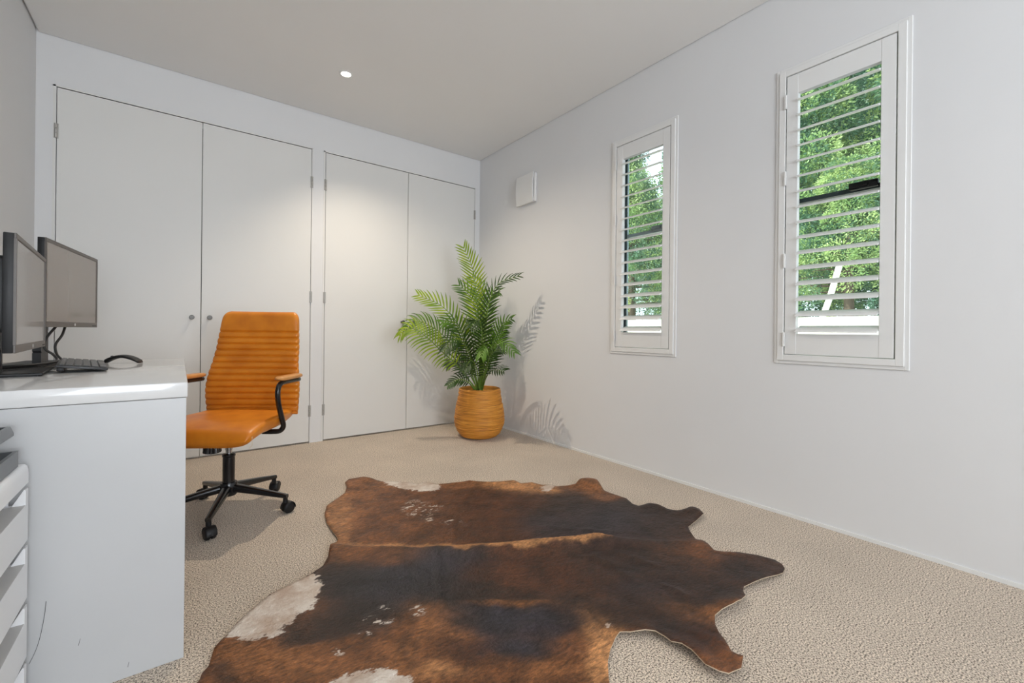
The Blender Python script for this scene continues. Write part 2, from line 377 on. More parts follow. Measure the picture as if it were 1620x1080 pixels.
# ---------------------------------------------------------------- desk
DX = .0195; DY0 = 1.510; DY1 = 2.701; DT = .765
t = empty('desk', ((XL + DX) / 2, (DY0 + DY1) / 2, 0)); tag(t, 'glossy white desk along the left wall with the two monitors', 'desk')
ox, oy = (XL + DX) / 2, (DY0 + DY1) / 2
def dbox(name, lo, hi, m, bev=0, seg=2): return box(name, (lo[0] - ox, lo[1] - oy, lo[2]), (hi[0] - ox, hi[1] - oy, hi[2]), m, t, bev=bev, seg=seg)
dbox('desktop', (XL + .002, DY0 - .002, DT - .042), (DX, DY1, DT), M['desk'], .0035, 3)
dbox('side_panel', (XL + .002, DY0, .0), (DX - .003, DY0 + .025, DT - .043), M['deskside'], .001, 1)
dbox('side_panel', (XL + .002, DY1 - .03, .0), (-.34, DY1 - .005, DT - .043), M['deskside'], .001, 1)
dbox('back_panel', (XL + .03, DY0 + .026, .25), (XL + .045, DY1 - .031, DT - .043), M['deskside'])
# fine scuffs scratched in the panel face
for P in ([(73, 951), (70, 975), (64, 1005), (56, 1030), (46, 1050)], [(127, 1010), (124, 1021)], [(204, 1047), (202, 1055)]):
    pts = []
    for q in P:
        f0 = px2floor(q[0], q[1]); d = f0 - Vector((0, 0, CAM_H)); s = (DY0 - .0006) / d.y; p = Vector((0, 0, CAM_H)) + d * s; pts.append((p.x - ox, p.y - oy, p.z))
    done('scuff_mark', tube(catmull(pts, 4), .0006, 4), M['plastic2'], t)

# ---------------------------------------------------------------- drawer unit
UY0, UY1 = 1.13, 1.482; UX = -.276
t = empty('drawer_unit', (XL + .2, (UY0 + UY1) / 2, 0)); tag(t, 'small white drawer unit in front of the desk end panel', 'drawer unit')
ox, oy = XL + .2, (UY0 + UY1) / 2
bm = bmesh.new()
box_bm(bm, (XL + .01 - ox, UY0 - oy, .0), (UX - .056 - ox, UY1 - oy, .555), .002, 1)
box_bm(bm, (UX - .057 - ox, UY0 - oy, 0), (UX - .004 - ox, UY1 - oy, .012)); box_bm(bm, (UX - .057 - ox, UY1 - .004 - oy, 0), (UX - .0305 - ox, UY1 - oy, .553))
autosm(done('body', bm, M['unit'], t))
# top with rolled front edge
prof = [(XL + .005, .553), (XL + .005, .597), (UX - .010, .597), (UX - .006, .596), (UX - .0025, .592), (UX - .0008, .584), (UX, .575), (UX, .553)]
bm = loft([[Vector((x - ox, y - oy, z)) for x, z in prof] for y in (UY0 - .002, UY1 + .002)]); autosm(done('top', bm, M['unit'], t))
for k, zt_ in enumerate((.542, .408, .271, .135)):
    zb_ = zt_ - .121
    nd = .036
    bm = bmesh.new()
    box_bm(bm, (UX - .054 - ox, UY0 - oy, zb_), (UX - ox, UY1 - .0045 - oy, zt_ - nd)); box_bm(bm, (UX - .02 - ox, UY1 - .0046 - oy, zb_), (UX - ox, UY1 - oy, zt_ - nd))               # face below the grip
    pr = [(UX, zt_ - nd), (UX, zt_), (UX - .003, zt_), (UX - .0225, zt_ - nd)]
    for (ya, yb) in ((UY0, UY0 + .02), (UY1 - .02, UY1)):
        loft([[Vector((x - ox, y - oy, z)) for x, z in pr] for y in (ya, yb)], bm=bm)
    o = done('drawer', bm, M['unit'], t)
    box('grip', (UX - .050 - ox, UY0 + .0205 - oy, zt_ - nd - .001), (UX - .0008 - ox, UY1 - .0205 - oy, zt_ - nd + .0008), M['grip'], o)

t = empty('letter_trays', (XL + .22, 1.28, .598)); tag(t, 'smoky black two-tier desk tray on the white drawer unit', 'desk tray')
def tray_bm(x0, x1, y0, y1, z0, z1, th=.005):
    bm = bmesh.new()
    box_bm(bm, (x0, y0, z0), (x1, y1, z0 + th)); box_bm(bm, (x0, y0, z0 + th), (x1, y0 + th, z1)); box_bm(bm, (x0, y1 - th, z0 + th), (x1, y1, z1))
    box_bm(bm, (x1 - th, y0 + th, z0 + th), (x1, y1 - th, z1)); box_bm(bm, (x0, y0 + th, z0 + th), (x0 + th, y1 - th, z1))
    return bm
ox, oy, oz = XL + .22, 1.28, .598
tx = UX - .011
autosm(done('lower_tray', tray_bm(XL + .10 - ox, tx - ox, 1.15 - oy, 1.455 - oy, .001, .0365, .007), M['tray'], t))
bm = tray_bm(XL + .09 - ox, tx - .006 - ox, 1.15 - oy, 1.45 - oy, .072, .094, .006)
for v in bm.verts:
    if v.co.z > .09: v.co.y -= .006; v.co.x -= .004
autosm(done('upper_tray', bm, M['tray'], t))
for (x, y) in ((XL + .11, 1.16), (XL + .11, 1.44), (tx - .20, 1.16), (tx - .20, 1.445)):
    box('riser', (x - ox - .005, y - oy - .004, .02), (x - ox + .005, y - oy + .004, .073), M['tray'], t)
fo = box('card_folder', (XL + .05, 1.17, .5975), (UX - .020, 1.39, .5985), M['blue']); 
tag(fo, 'blue grey card folder poking out under the black desk tray', 'folder')

# ---------------------------------------------------------------- monitors
def monitor(pl, pr, z0, h, label, base, colx):
    # pl/pr: near and far lower corners of the front face (x,y); screen looks towards +X
    pl, pr = Vector((*pl, 0)), Vector((*pr, 0)); c = (pl + pr) / 2; d = pr - pl; wd = d.length
    ang = math.atan2(d.y, d.x) - R(90)          # rotates local +Y onto d
    t = empty('monitor', (c.x, c.y, DT), ang); tag(t, label, 'monitor', 'computer monitors on the desk')
    zz = z0 - DT; hw = wd / 2
    bm = bmesh.new(); box_bm(bm, (-.020, -hw, zz), (-.001, hw, zz + h), .002, 2)
    box_bm(bm, (-.045, -hw + .06, zz + .05), (-.018, hw - .06, zz + h - .05), .012, 3)
    autosm(done('casing', bm, M['plastic'], t))
    bz = .008; bb = .020
    bm = bmesh.new()
    box_bm(bm, (-.002, -hw, zz + h - .013), (.003, hw, zz + h), .001, 1); box_bm(bm, (-.002, -hw, zz), (.003, hw, zz + bb), .001, 1)
    box_bm(bm, (-.002, -hw, zz + bb), (.003, -hw + bz, zz + h - .013)); box_bm(bm, (-.002, hw - bz, zz + bb), (.003, hw, zz + h - .013))
    bez = autosm(done('bezel', bm, M['bezel'], t))
    box('screen', (-.002, -hw + bz, zz + bb), (.0008, hw - bz, zz + h - .013), M['screen'], t)
    bm = bmesh.new()   # small slanted two-stroke round mark
    lathe([(0, 0), (.0058, 0), (.0058, .0006), (0, .0006)], 24, bm, Matrix.Translation((.003, 0, zz + bb / 2)) @ Matrix.Rotation(R(90), 4, 'Y'))
    done('maker_mark', bm, M['mark'], bez)
    for k in range(5):
        box('button', (.0028, hw - .020 - k * .011 - .0035, zz + .0045), (.0036, hw - .020 - k * .011 + .0035, zz + .009), M['plastic'], bez)
    inv = Matrix.Rotation(-ang, 3, 'Z')
    def L(p): q = inv @ (Vector((*p, 0)) - c); return q
    cc = L(colx)
    # column with the round cable hole
    hz = zz + .12
    bm = bmesh.new(); n_ = 28; rh = .019; hc = zz * .55 + .01
    def col_sec(x): return x
    outer = []; inner = []
    for i in range(n_):
        a_ = 2 * math.pi * i / n_; inner.append((rh * .8 * math.cos(a_), hc + rh * 1.5 * math.sin(a_)))
        s = 1 / max(abs(math.cos(a_)), abs(math.sin(a_)))
        outer.append((.033 * math.cos(a_) * s, hc + .042 * math.sin(a_) * s))
    F_, Bk = cc.x + .012, cc.x - .012
    vf_o = [bm.verts.new((F_, cc.y + y, z)) for y, z in outer]; vf_i = [bm.verts.new((F_, cc.y + y, z)) for y, z in inner]
    vb_o = [bm.verts.new((Bk, cc.y + y, z)) for y, z in outer]; vb_i = [bm.verts.new((Bk, cc.y + y, z)) for y, z in inner]
    for i in range(n_):
        j = (i + 1) % n_
        bm.faces.new((vf_o[i], vf_o[j], vf_i[j], vf_i[i])); bm.faces.new((vb_i[i], vb_i[j], vb_o[j], vb_o[i]))
        bm.faces.new((vf_i[i], vf_i[j], vb_i[j], vb_i[i])); bm.faces.new((vf_o[j], vf_o[i], vb_o[i], vb_o[j]))
    box_bm(bm, (Bk, cc.y - .033, hc + .042), (F_, cc.y + .033, hz + .05)); box_bm(bm, (Bk, cc.y - .033, .008), (F_, cc.y + .033, hc - .042))
    box_bm(bm, (Bk, cc.y - .03, hz), (-.03, cc.y + .03, hz + .05), .004, 1)
    autosm(done('stand_column', bm, M['plastic2'], t), 30)
    bl = [L(q) for q in base]
    bm = bmesh.new(); lo = Vector((min(b.x for b in bl), min(b.y for b in bl), 0)); hi = Vector((max(b.x for b in bl), max(b.y for b in bl), 0))
    box_bm(bm, (lo.x, lo.y, .003), (hi.x, hi.y, .011), .002, 1); box_bm(bm, (lo.x + .012, lo.y + .012, .0), (hi.x - .012, hi.y - .012, .004))
    autosm(done('stand_base', bm, M['plastic'], t))
    return t
monitor((-.323, 1.592), (-.365, 2.136), .848, .296, 'black monitor nearer the camera, at the near end of the desk', ((-.565, 1.875), (-.346, 2.165)), (-.435, 1.95))
monitor((-.371, 2.175), (-.303, 2.735), .913, .310, 'black monitor farther back on the desk, beside the closet doors', ((-.53, 2.31), (-.364, 2.58)), (-.425, 2.43))
# bracket behind nearer monitor
t = empty('webcam_arm', (-.42, 1.66, DT)); tag(t, 'black jointed arm standing behind the nearer monitor', 'bracket')
bm = tube(catmull([(-.06, -.02, 0), (-.06, -.02, .18), (-.055, -.015, .30), (-.03, .0, .345)], 6), .008, 10); done('arm', bm, M['plastic'], t, True)
box('head', (-.05, -.02, .335), (.03, .02, .362), M['plastic'], t, bev=.008, seg=3)
box('foot', (-.10, -.06, 0), (-.02, .02, .01), M['plastic'], t, bev=.003)
# ---------------------------------------------------------------- keyboard
kang = math.atan2(.43, -.055) - R(90)
t = empty('keyboard', (-.281, 2.205, DT), kang); tag(t, 'slim dark keyboard on the desk in front of the farther monitor', 'keyboard')
kw, kl = .125, .43; tilt = R(-7)
Tm = Matrix.Translation((kw / 2, 0, .004)) @ Matrix.Rotation(-tilt, 4, 'Y') @ Matrix.Translation((-kw / 2, 0, 0))
bm = bmesh.new(); box_bm(bm, (-kw / 2, -kl / 2, 0), (kw / 2, kl / 2, .008), .002, 2, Tm); autosm(done('case', bm, M['plastic2'], t))
bm = bmesh.new(); box_bm(bm, (-kw / 2 + .004, -kl / 2 + .01, -.013), (-kw / 2 + .022, kl / 2 - .01, .001), .003, 2, Tm); autosm(done('rear_foot', bm, M['plastic'], t))
rows = 6; keys0 = None
for r_ in range(rows):
    rd = .0185 if r_ else .013
    xk = -kw / 2 + .008 + (0 if r_ == 0 else .0145 + (r_ - 1) * .0205)
    yk = kl / 2 - .008 - (r_ % 3) * .004
    while yk > -kl / 2 + .022:
        wk = .0222 if r_ else .029
        if r_ == rows - 1 and abs(yk) < .06 and yk > -.04: wk = .10
        if yk - wk < -kl / 2 + .03: wk = yk + kl / 2 - .008
        bm = bmesh.new(); box_bm(bm, (xk, yk - wk + .002, .0085), (xk + rd - .002, yk, .0115), .0012, 1, Tm)
        done('key', bm, M['key'], t); yk -= wk + .0015
# ---------------------------------------------------------------- mouse
ml, mr_ = Vector((-.243, 2.462)), Vector((-.128, 2.412)); mc = (ml + mr_) / 2; ma = math.atan2((mr_ - ml).y, (mr_ - ml).x)
t = empty('mouse', (mc.x, mc.y, DT), ma); tag(t, 'black arched computer mouse on the glossy desktop', 'mouse')
rings = []
for i in range(25):
    s = i / 24; x = -.062 + .124 * s
    zc = .0015 + .027 * math.sin(math.pi * min(1, s * .92 + .06)) ** .9 ; hw = .027 * (1 - .25 * abs(2 * s - 1) ** 3); th = .0068 if s > .25 else .0068 + .002 * (1 - s / .25)
    if i in (0, 24): hw *= .75; th *= .4; zc = .003
    rings.append([Vector((x, y, max(.0003, zc + z - .10 * y * y * 10))) for y, z in superring(hw, th, 24, 2.6)])
autosm(done('shell', loft(rings), M['plastic'], t), 60)
bm = lathe([(0, -.003), (.006, -.003), (.007, 0), (.006, .003), (0, .003)], 20, mtx=Matrix.Translation((-.040, 0, .0245)) @ Matrix.Rotation(R(90), 4, 'X')); autosm(done('scroll_wheel', bm, M['plastic2'], t))
# ---------------------------------------------------------------- cables
def cable(name, pts, r, label):
    o = done(name, tube(catmull(pts, 8), r, 10), M['copper'], None, True); tag(o, label, 'cable', 'monitor cables'); return o
zc = DT + .0135
cable('cable', [(-.372, 2.36, .916), (-.392, 2.33, .872), (-.395, 2.32, .835), (-.375, 2.335, .81), (-.360, 2.30, .79), (-.375, 2.22, .781), (-.42, 2.10, .781), (-.52, 2.0, .781), (-.62, 1.95, .772)], .0042, 'dark cable looping down from the farther monitor, left of its pair')
cable('cable', [(-.358, 2.43, .916), (-.362, 2.40, .882), (-.375, 2.37, .845), (-.368, 2.352, .81), (-.350, 2.31, .79), (-.362, 2.22, .787), (-.41, 2.09, .787), (-.52, 1.98, .787), (-.62, 1.92, .777)], .0042, 'dark cable with grey plug hanging from the farther monitor, right of its pair')

# ---------------------------------------------------------------- office chair
CH = empty('office_chair', (.20, 2.575, 0), math.atan2(-.55, .835)); tag(CH, 'tan leather office chair with ribbed back on black five-star castor base', 'chair')
# local: +x = viewer right, -y = the way the chair faces
rings = []; N_ = 34
for i in range(N_ + 1):
    s = i / N_; y = -.265 + .53 * s                      # front to back
    e = min(1, math.sin(math.pi * min(s, .5) * 1.0 + .02) ** .45) if s < .12 else 1
    edge = min(s, 1 - s) / .07; k = 1 if edge >= 1 else math.sqrt(max(0, 1 - (1 - edge) ** 2)) * .9 + .1
    dz = -.030 * max(0, (.30 - s) / .30) ** 1.6 + .008 * max(0, (s - .7) / .3)      # waterfall front
    hw = .228 + .014 * math.sin(math.pi * s) - .022 * max(0, (s - .6) / .4)
    hw *= (.93 + .07 * k)
    rg = []
    for x, z in superring(hw, .040 * k, 48, 4.5):
        tz = .012 * (abs(x) / .235) ** 2.5
        if z < 0: x *= 1 - .09 * (-z / .04)
        rg.append(Vector((x, y, .440 + dz + z + tz + .004 * math.cos(3 * x / .23))))
    rings.append(rg)
autosm(done('seat', loft(rings), M['leather'], CH), 70)
bm = bmesh.new()
for sx in (-1, 1):
    for off in (0, .006):
        pts = [(sx * (.2315 - .02 * abs(k) ** 3), -.238 - off + .012 * abs(k), .412 + .036 * k) for k in [-.95, -.6, -.3, 0, .3, .6, .95]]
        for i in range(12):
            a_ = Vector(catmull(pts, 4)[i * 2]); b_ = Vector(catmull(pts, 4)[i * 2 + 1]); tube([a_, b_], .0008, 5, bm)
done('stitching', bm, M['stitch'], CH)
# backrest
grooves = [i for i in range(13)]; zb0, zt0 = .445, 1.012
G = [.462 + .0335 * i for i in range(14)]
rings = []; rows_ = []
z = zb0
zs = sorted(set([round(zb0 + (zt0 - zb0) * i / 300, 5) for i in range(301)] + G))
for z in zs:
    s = (z - zb0) / (zt0 - zb0)
    hw = .236 + .010 * math.sin(math.pi * min(1, s * 2)) - .034 * max(0, (s - .25) / .75) ** 1.25
    top = (zt0 - z) / .055; bot = (z - zb0) / .02
    kx = 1.0
    if top < 1: kx = 1 - .17 * (1 - math.sqrt(max(0, 1 - (1 - top) ** 2.4)))
    kt = 1.0
    if top < .5: kt = math.sqrt(max(.02, 1 - (1 - top / .5) ** 2))
    if bot < 1: kt = min(kt, math.sqrt(max(.05, 1 - (1 - bot) ** 2)))
    dg = min(abs(z - g) for g in G); gr = .0095 * max(0, 1 - dg / .012) ** 1.5
    yc = .245 + .055 * s + .030 * s * s - .022 * math.sin(math.pi * min(1, s * 1.6)) * 1.0
    rg = []
    for x, y in superring(hw * kx, .030 * kt, 56, 4.2):
        cx = (x / hw) ** 2 * -.016
        if y < 0: y = y + (gr if abs(x) < hw * .985 else gr * .4)
        else: y = y * .8
        if abs(x) > hw * .9: x -= math.copysign(gr * .25, x)
        rg.append(Vector((x, yc + y + cx, z)))
    rings.append(rg)
autosm(done('backrest', loft(rings), M['leather'], CH), 55)
# back outer shell (pale piping edge line)
# arms
for sx in (-1, 1):
    X_ = sx * .252
    pts = [(sx * .15, .02, .396), (sx * .20, .02, .396), (sx * .235, .022, .400), (X_, .02, .425), (X_, .0, .47), (X_, -.035, .545), (X_, -.045, .60), (X_, -.032, .632), (X_, .0, .645), (X_, .08, .645), (X_, .20, .642)]
    a_ = done('armrest', tube(catmull(pts, 6), .0125, 12), M['black'], CH, True)
    bm = bmesh.new(); rings = []
    for i in range(17):
        s = i / 16; y = -.045 + .255 * s; k = math.sqrt(max(.05, 1 - (2 * s - 1) ** 8))
        rings.append([Vector((X_ + x, y, .668 + z - .004 * s)) for x, z in superring(.028 * k, .012 * k, 24, 3)])
    autosm(done('arm_pad', loft(rings), M['leather2'], a_), 60)
# mechanism
bm = bmesh.new(); box_bm(bm, (-.075, -.11, .372), (.075, .12, .398), .006, 2); lathe([(0, .345), (.035, .345), (.042, .375), (0, .375)], 24, bm)
mech = done('tilt_mechanism', bm, M['black'], CH); autosm(mech)
bm = bmesh.new(); rings = []
for i, (z, r_) in enumerate([(.335, .033), (.338, .036), (.375, .033), (.382, .030)]):
    rings.append([Vector(((r_ + (.0015 if k % 2 else -.001)) * math.cos(2 * math.pi * k / 36), -.135 + (r_ + (.0015 if k % 2 else -.001)) * math.sin(2 * math.pi * k / 36), z)) for k in range(36)])
done('tension_knob', loft(rings), M['black'], mech)
bm = tube([(-.07, -.02, .380), (-.16, -.05, .376), (-.225, -.075, .372)], .005, 10); lathe([(0, 0), (.012, 0), (.013, .04), (0, .042)], 16, bm, Matrix.Translation((-.19, -.06, .374)) @ Matrix.Rotation(R(-90), 4, 'Y'))
autosm(done('height_lever', bm, M['plastic'], mech))
autosm(done('gas_column', lathe([(0, .20), (.0145, .20), (.0145, .312), (.0175, .314), (.0175, .350), (0, .350)], 32), M['chrome'], CH))
autosm(done('column_sleeve', lathe([(0, .13), (.029, .13), (.029, .150), (.0265, .152), (.0265, .278), (.029, .281), (.029, .291), (.024, .294), (0, .294)], 36), M['black'], CH))
autosm(done('base_hub', lathe([(0, .088), (.034, .088), (.040, .096), (.042, .135), (.036, .152), (0, .152)], 36), M['black'], CH))
rz = CH.rotation_euler.z
for k, deg in enumerate((-38, -109, 37, 107, 180)):
    a_ = R(deg) - rz; dr = Vector((math.cos(a_), math.sin(a_), 0)); sd = Vector((-dr.y, dr.x, 0)); RR = .285
    rings = []
    for i in range(9):
        s = i / 8; rr = .028 + (RR - .018) * s; hw = .021 - .009 * s; hh = .020 - .010 * s; zc = .124 - .040 * s ** 1.1
        rings.append([dr * rr + sd * x + Vector((0, 0, zc + z)) for x, z in superring(hw, hh, 16, 3)])
    leg = done('leg', loft(rings), M['black'], CH); autosm(leg, 50)
    sw = R([20, -75, 60, 130, 200][k]) - rz
    cdir = Vector((math.cos(sw), math.sin(sw), 0)); axd = Vector((-cdir.y, cdir.x, 0)); P = dr * RR
    bm = lathe([(0, .052), (.011, .052), (.011, .076), (.009, .078), (.006, .09), (0, .09)], 16, mtx=Matrix.Translation(P))
    cpos = P + cdir * .014 + Vector((0, 0, .027))
    rot = axd.to_track_quat('Z', 'Y').to_matrix().to_4x4()
    for sgn in (-1, 1):
        lathe([(0, 0), (.024, 0), (.027, .003), (.027, .013), (.020, .019), (0, .021)], 28, bm, Matrix.Translation(cpos + axd * .003 * sgn) @ rot @ (Matrix.Identity(4) if sgn > 0 else Matrix.Rotation(math.pi, 4, 'X')))
    hood = []
    for j in range(11):
        t_ = R(-10 + 200 * j / 10); rr = .0285
        hood.append([cpos + cdir * rr2 * math.cos(t_) + Vector((0, 0, rr2 * math.sin(t_))) + axd * w_ for rr2, w_ in ((rr, -.021), (rr + .002, -.018), (rr + .002, .018), (rr, .021))])
    loft(hood, bm=bm)
    autosm(done('caster', bm, M['plastic'], leg))

# ---------------------------------------------------------------- potted palm
PP = Vector((2.085, 3.19, 0))
t = PALM = empty('potted_palm', PP); tag(t, 'tall green palm in a round coiled tan pot in the room corner', 'plant')
prof0 = [(0, .0), (.13, .0), (.155, .010), (.185, .040), (.207, .085), (.217, .135), (.217, .175), (.211, .225), (.202, .275), (.192, .325), (.184, .365), (.181, .398), (.179, .415), (.173, .420), (.167, .415), (.166, .39)]
prof = []
for i in range(1, len(prof0) - 2):
    (r0, z0), (r1, z1) = prof0[i], prof0[i + 1]; n_ = max(1, int((Vector((r1 - r0, z1 - z0)).length) / .0035))
    for k in range(n_): prof.append((r0 + (r1 - r0) * k / n_, z0 + (z1 - z0) * k / n_))
prof = [(0, 0)] + prof
rings = []; nn = 72
for i, (r, z) in enumerate(prof):
    ring = []
    for k in range(nn):
        a_ = 2 * math.pi * k / nn
        d = 0
        if .01 < z < .41 and r > .15:
            d = .0022 * math.sin(z * 560 + 1.2 * math.sin(a_)) + .006 * (noise.noise(Vector((math.cos(a_) * 1.1, math.sin(a_) * 1.1, z * 42))))
            for gz in (.083, .168, .182, .192, .300): d -= .005 * math.exp(-((z - gz - .004 * math.sin(a_ * 2)) / .0035) ** 2)
        rr = max(r + d, .0005); ring.append(Vector((rr * math.cos(a_), rr * math.sin(a_), z)))
    rings.append(ring)
for r, z in ((.166, .40), (.165, .36)): rings.append([Vector((r * math.cos(2 * math.pi * k / nn), r * math.sin(2 * math.pi * k / nn), z)) for k in range(nn)])
done('pot', loft(rings, cap=True), M['pot'], t, True)
bm = bmesh.new(); rings = []
for i in range(8):
    r = .163 * i / 7 + .001; rings.append([Vector((r * math.cos(2 * math.pi * k / 40), r * math.sin(2 * math.pi * k / 40), .372 + .010 * noise.noise(Vector((r * 30, k, 0))))) for k in range(40)])
done('soil', loft(rings, cap=False), M['soil'], t, True)
U = Vector((math.cos(YAW), -math.sin(YAW), 0)); W = Vector((math.sin(YAW), math.cos(YAW), 0))   # across / away, as a pair of world axes
SC = 1 / 181.0
def fr_pt(px_, py_, w_):   # plant elevation drawing: px/py sketch units about the pot axis
    k = 1 + w_ / 3.80
    return U * ((px_ - 759) * SC * k) + W * w_ + Vector((0, 0, CAM_H + (525.3 - py_) * SC * k))
def frond(pts, L0, m, npair=20, start=.30, droop=.25, tiltn=None, width=.0155):
    npair = int(npair * .85)
    P = catmull([fr_pt(*p) for p in pts], 14); n_ = len(P)
    for i_ in range(n_):                                   # keep clear of the two walls
        wx = P[i_].x + PP.x; wy = P[i_].y + PP.y
        if wx > XR - .03: P[i_].x = XR - .03 - PP.x
        if wy > YB - .03: P[i_].y = YB - .03 - PP.y
    bm = tube(P, lambda s: .0055 * (1 - s) + .0012, 7)
    for f in bm.faces: f.material_index = 1
    cum = [0]
    for i in range(1, n_): cum.append(cum[-1] + (P[i] - P[i - 1]).length)
    tot = cum[-1]
    def at(s):
        d = s * tot
        for i in range(1, n_):
            if cum[i] >= d:
                f = (d - cum[i - 1]) / max(1e-6, cum[i] - cum[i - 1]); return P[i - 1].lerp(P[i], f), (P[i] - P[i - 1]).normalized()
        return P[-1], (P[-1] - P[-2]).normalized()
    view = (tiltn if tiltn else (-W + Vector((-.25, 0, .6)))).normalized()
    for k in range(npair):
        s = start + (1 - start) * (k + .4) / npair
        p, tg = at(min(s, .995)); nrm = (view - tg * view.dot(tg)).normalized(); sd = tg.cross(nrm)
        u = (s - start) / (1 - start); ln = L0 * (math.sin(math.pi * min(1, .18 + .72 * u)) ** .7) * random.uniform(.88, 1.08)
        for sg in (-1, 1):
            fwd = .55 + .75 * u + random.uniform(-.08, .08)
            d0 = (sd * sg + tg * fwd + nrm * .18).normalized()
            seg = 6; prev = p; d = d0.copy(); row = []
            for q in range(seg + 1):
                v = q / seg; wv = width * (math.sin(math.pi * (.12 + .86 * v)) ** .8) * (1 - .2 * v)
                wd = d.cross(nrm).normalized()
                row.append((prev + wd * wv * .5 * 1, prev + nrm * -.0018, prev - wd * wv * .5))
                d = (d + tg * .05 + Vector((0, 0, -droop * (.25 + v) * .5))).normalized(); prev = prev + d * (ln / seg)
            vv = []
            for tr in row:
                ok = []
                for c_ in tr:
                    c_ = c_.copy()
                    if c_.x + PP.x > XR - .006: c_.x = XR - .006 - PP.x
                    if c_.y + PP.y > YB - .008: c_.y = YB - .008 - PP.y
                    ok.append(bm.verts.new(c_))
                vv.append(ok)
            for q in range(seg):
                for z_ in (0, 1): bm.faces.new((vv[q][z_], vv[q][z_ + 1], vv[q + 1][z_ + 1], vv[q + 1][z_]))
    me = bpy.data.meshes.new('frond'); bm.to_mesh(me); bm.free()
    return link('frond', me, [m, M['stem']], PALM, True)
LB, LM, LD = M['leaf_lit'], M['leaf_mid'], M['leaf_shaded']
B0 = (759, 618, 0)
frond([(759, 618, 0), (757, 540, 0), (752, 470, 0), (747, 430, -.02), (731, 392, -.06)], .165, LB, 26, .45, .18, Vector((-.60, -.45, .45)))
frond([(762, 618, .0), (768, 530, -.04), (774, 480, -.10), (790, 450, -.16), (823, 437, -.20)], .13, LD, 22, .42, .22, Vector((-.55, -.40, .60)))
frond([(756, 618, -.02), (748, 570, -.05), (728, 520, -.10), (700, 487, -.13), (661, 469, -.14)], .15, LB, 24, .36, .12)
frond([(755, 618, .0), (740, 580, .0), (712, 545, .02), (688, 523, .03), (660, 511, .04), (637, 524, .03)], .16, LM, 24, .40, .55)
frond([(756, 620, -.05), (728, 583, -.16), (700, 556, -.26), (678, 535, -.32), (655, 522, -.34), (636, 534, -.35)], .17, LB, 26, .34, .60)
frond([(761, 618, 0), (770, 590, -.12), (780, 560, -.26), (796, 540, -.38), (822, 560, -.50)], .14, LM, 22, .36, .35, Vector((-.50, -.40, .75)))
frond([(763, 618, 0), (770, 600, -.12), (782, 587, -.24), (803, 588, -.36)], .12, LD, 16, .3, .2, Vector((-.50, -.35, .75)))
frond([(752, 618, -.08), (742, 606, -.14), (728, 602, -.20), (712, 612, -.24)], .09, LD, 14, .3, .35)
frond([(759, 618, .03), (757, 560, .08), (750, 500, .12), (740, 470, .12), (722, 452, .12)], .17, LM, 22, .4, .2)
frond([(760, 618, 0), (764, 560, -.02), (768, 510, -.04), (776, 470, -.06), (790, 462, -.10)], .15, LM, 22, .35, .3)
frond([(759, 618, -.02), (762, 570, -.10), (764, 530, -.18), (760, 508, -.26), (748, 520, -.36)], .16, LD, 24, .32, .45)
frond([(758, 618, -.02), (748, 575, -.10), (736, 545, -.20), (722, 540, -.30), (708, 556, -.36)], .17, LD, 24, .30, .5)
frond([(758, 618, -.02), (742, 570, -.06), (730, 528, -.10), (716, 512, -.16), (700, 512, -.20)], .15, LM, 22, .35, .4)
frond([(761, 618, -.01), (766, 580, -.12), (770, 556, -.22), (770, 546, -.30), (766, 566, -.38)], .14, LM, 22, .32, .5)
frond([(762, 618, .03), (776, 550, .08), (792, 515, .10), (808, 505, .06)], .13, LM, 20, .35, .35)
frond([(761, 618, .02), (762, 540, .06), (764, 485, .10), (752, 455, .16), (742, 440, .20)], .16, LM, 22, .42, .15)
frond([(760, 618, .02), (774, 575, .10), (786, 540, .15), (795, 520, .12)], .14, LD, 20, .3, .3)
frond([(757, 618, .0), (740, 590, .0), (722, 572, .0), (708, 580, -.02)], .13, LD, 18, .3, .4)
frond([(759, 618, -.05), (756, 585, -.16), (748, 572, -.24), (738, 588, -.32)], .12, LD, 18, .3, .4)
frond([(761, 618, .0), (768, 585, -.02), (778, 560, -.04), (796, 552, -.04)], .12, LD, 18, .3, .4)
autosm(done('palm_trunk', tube([(0, 0, .37), (.003, 0, .42), (.0, .003, .48)], lambda s: .026 * (1 - s) + .010, 12), M['stem'], PALM))

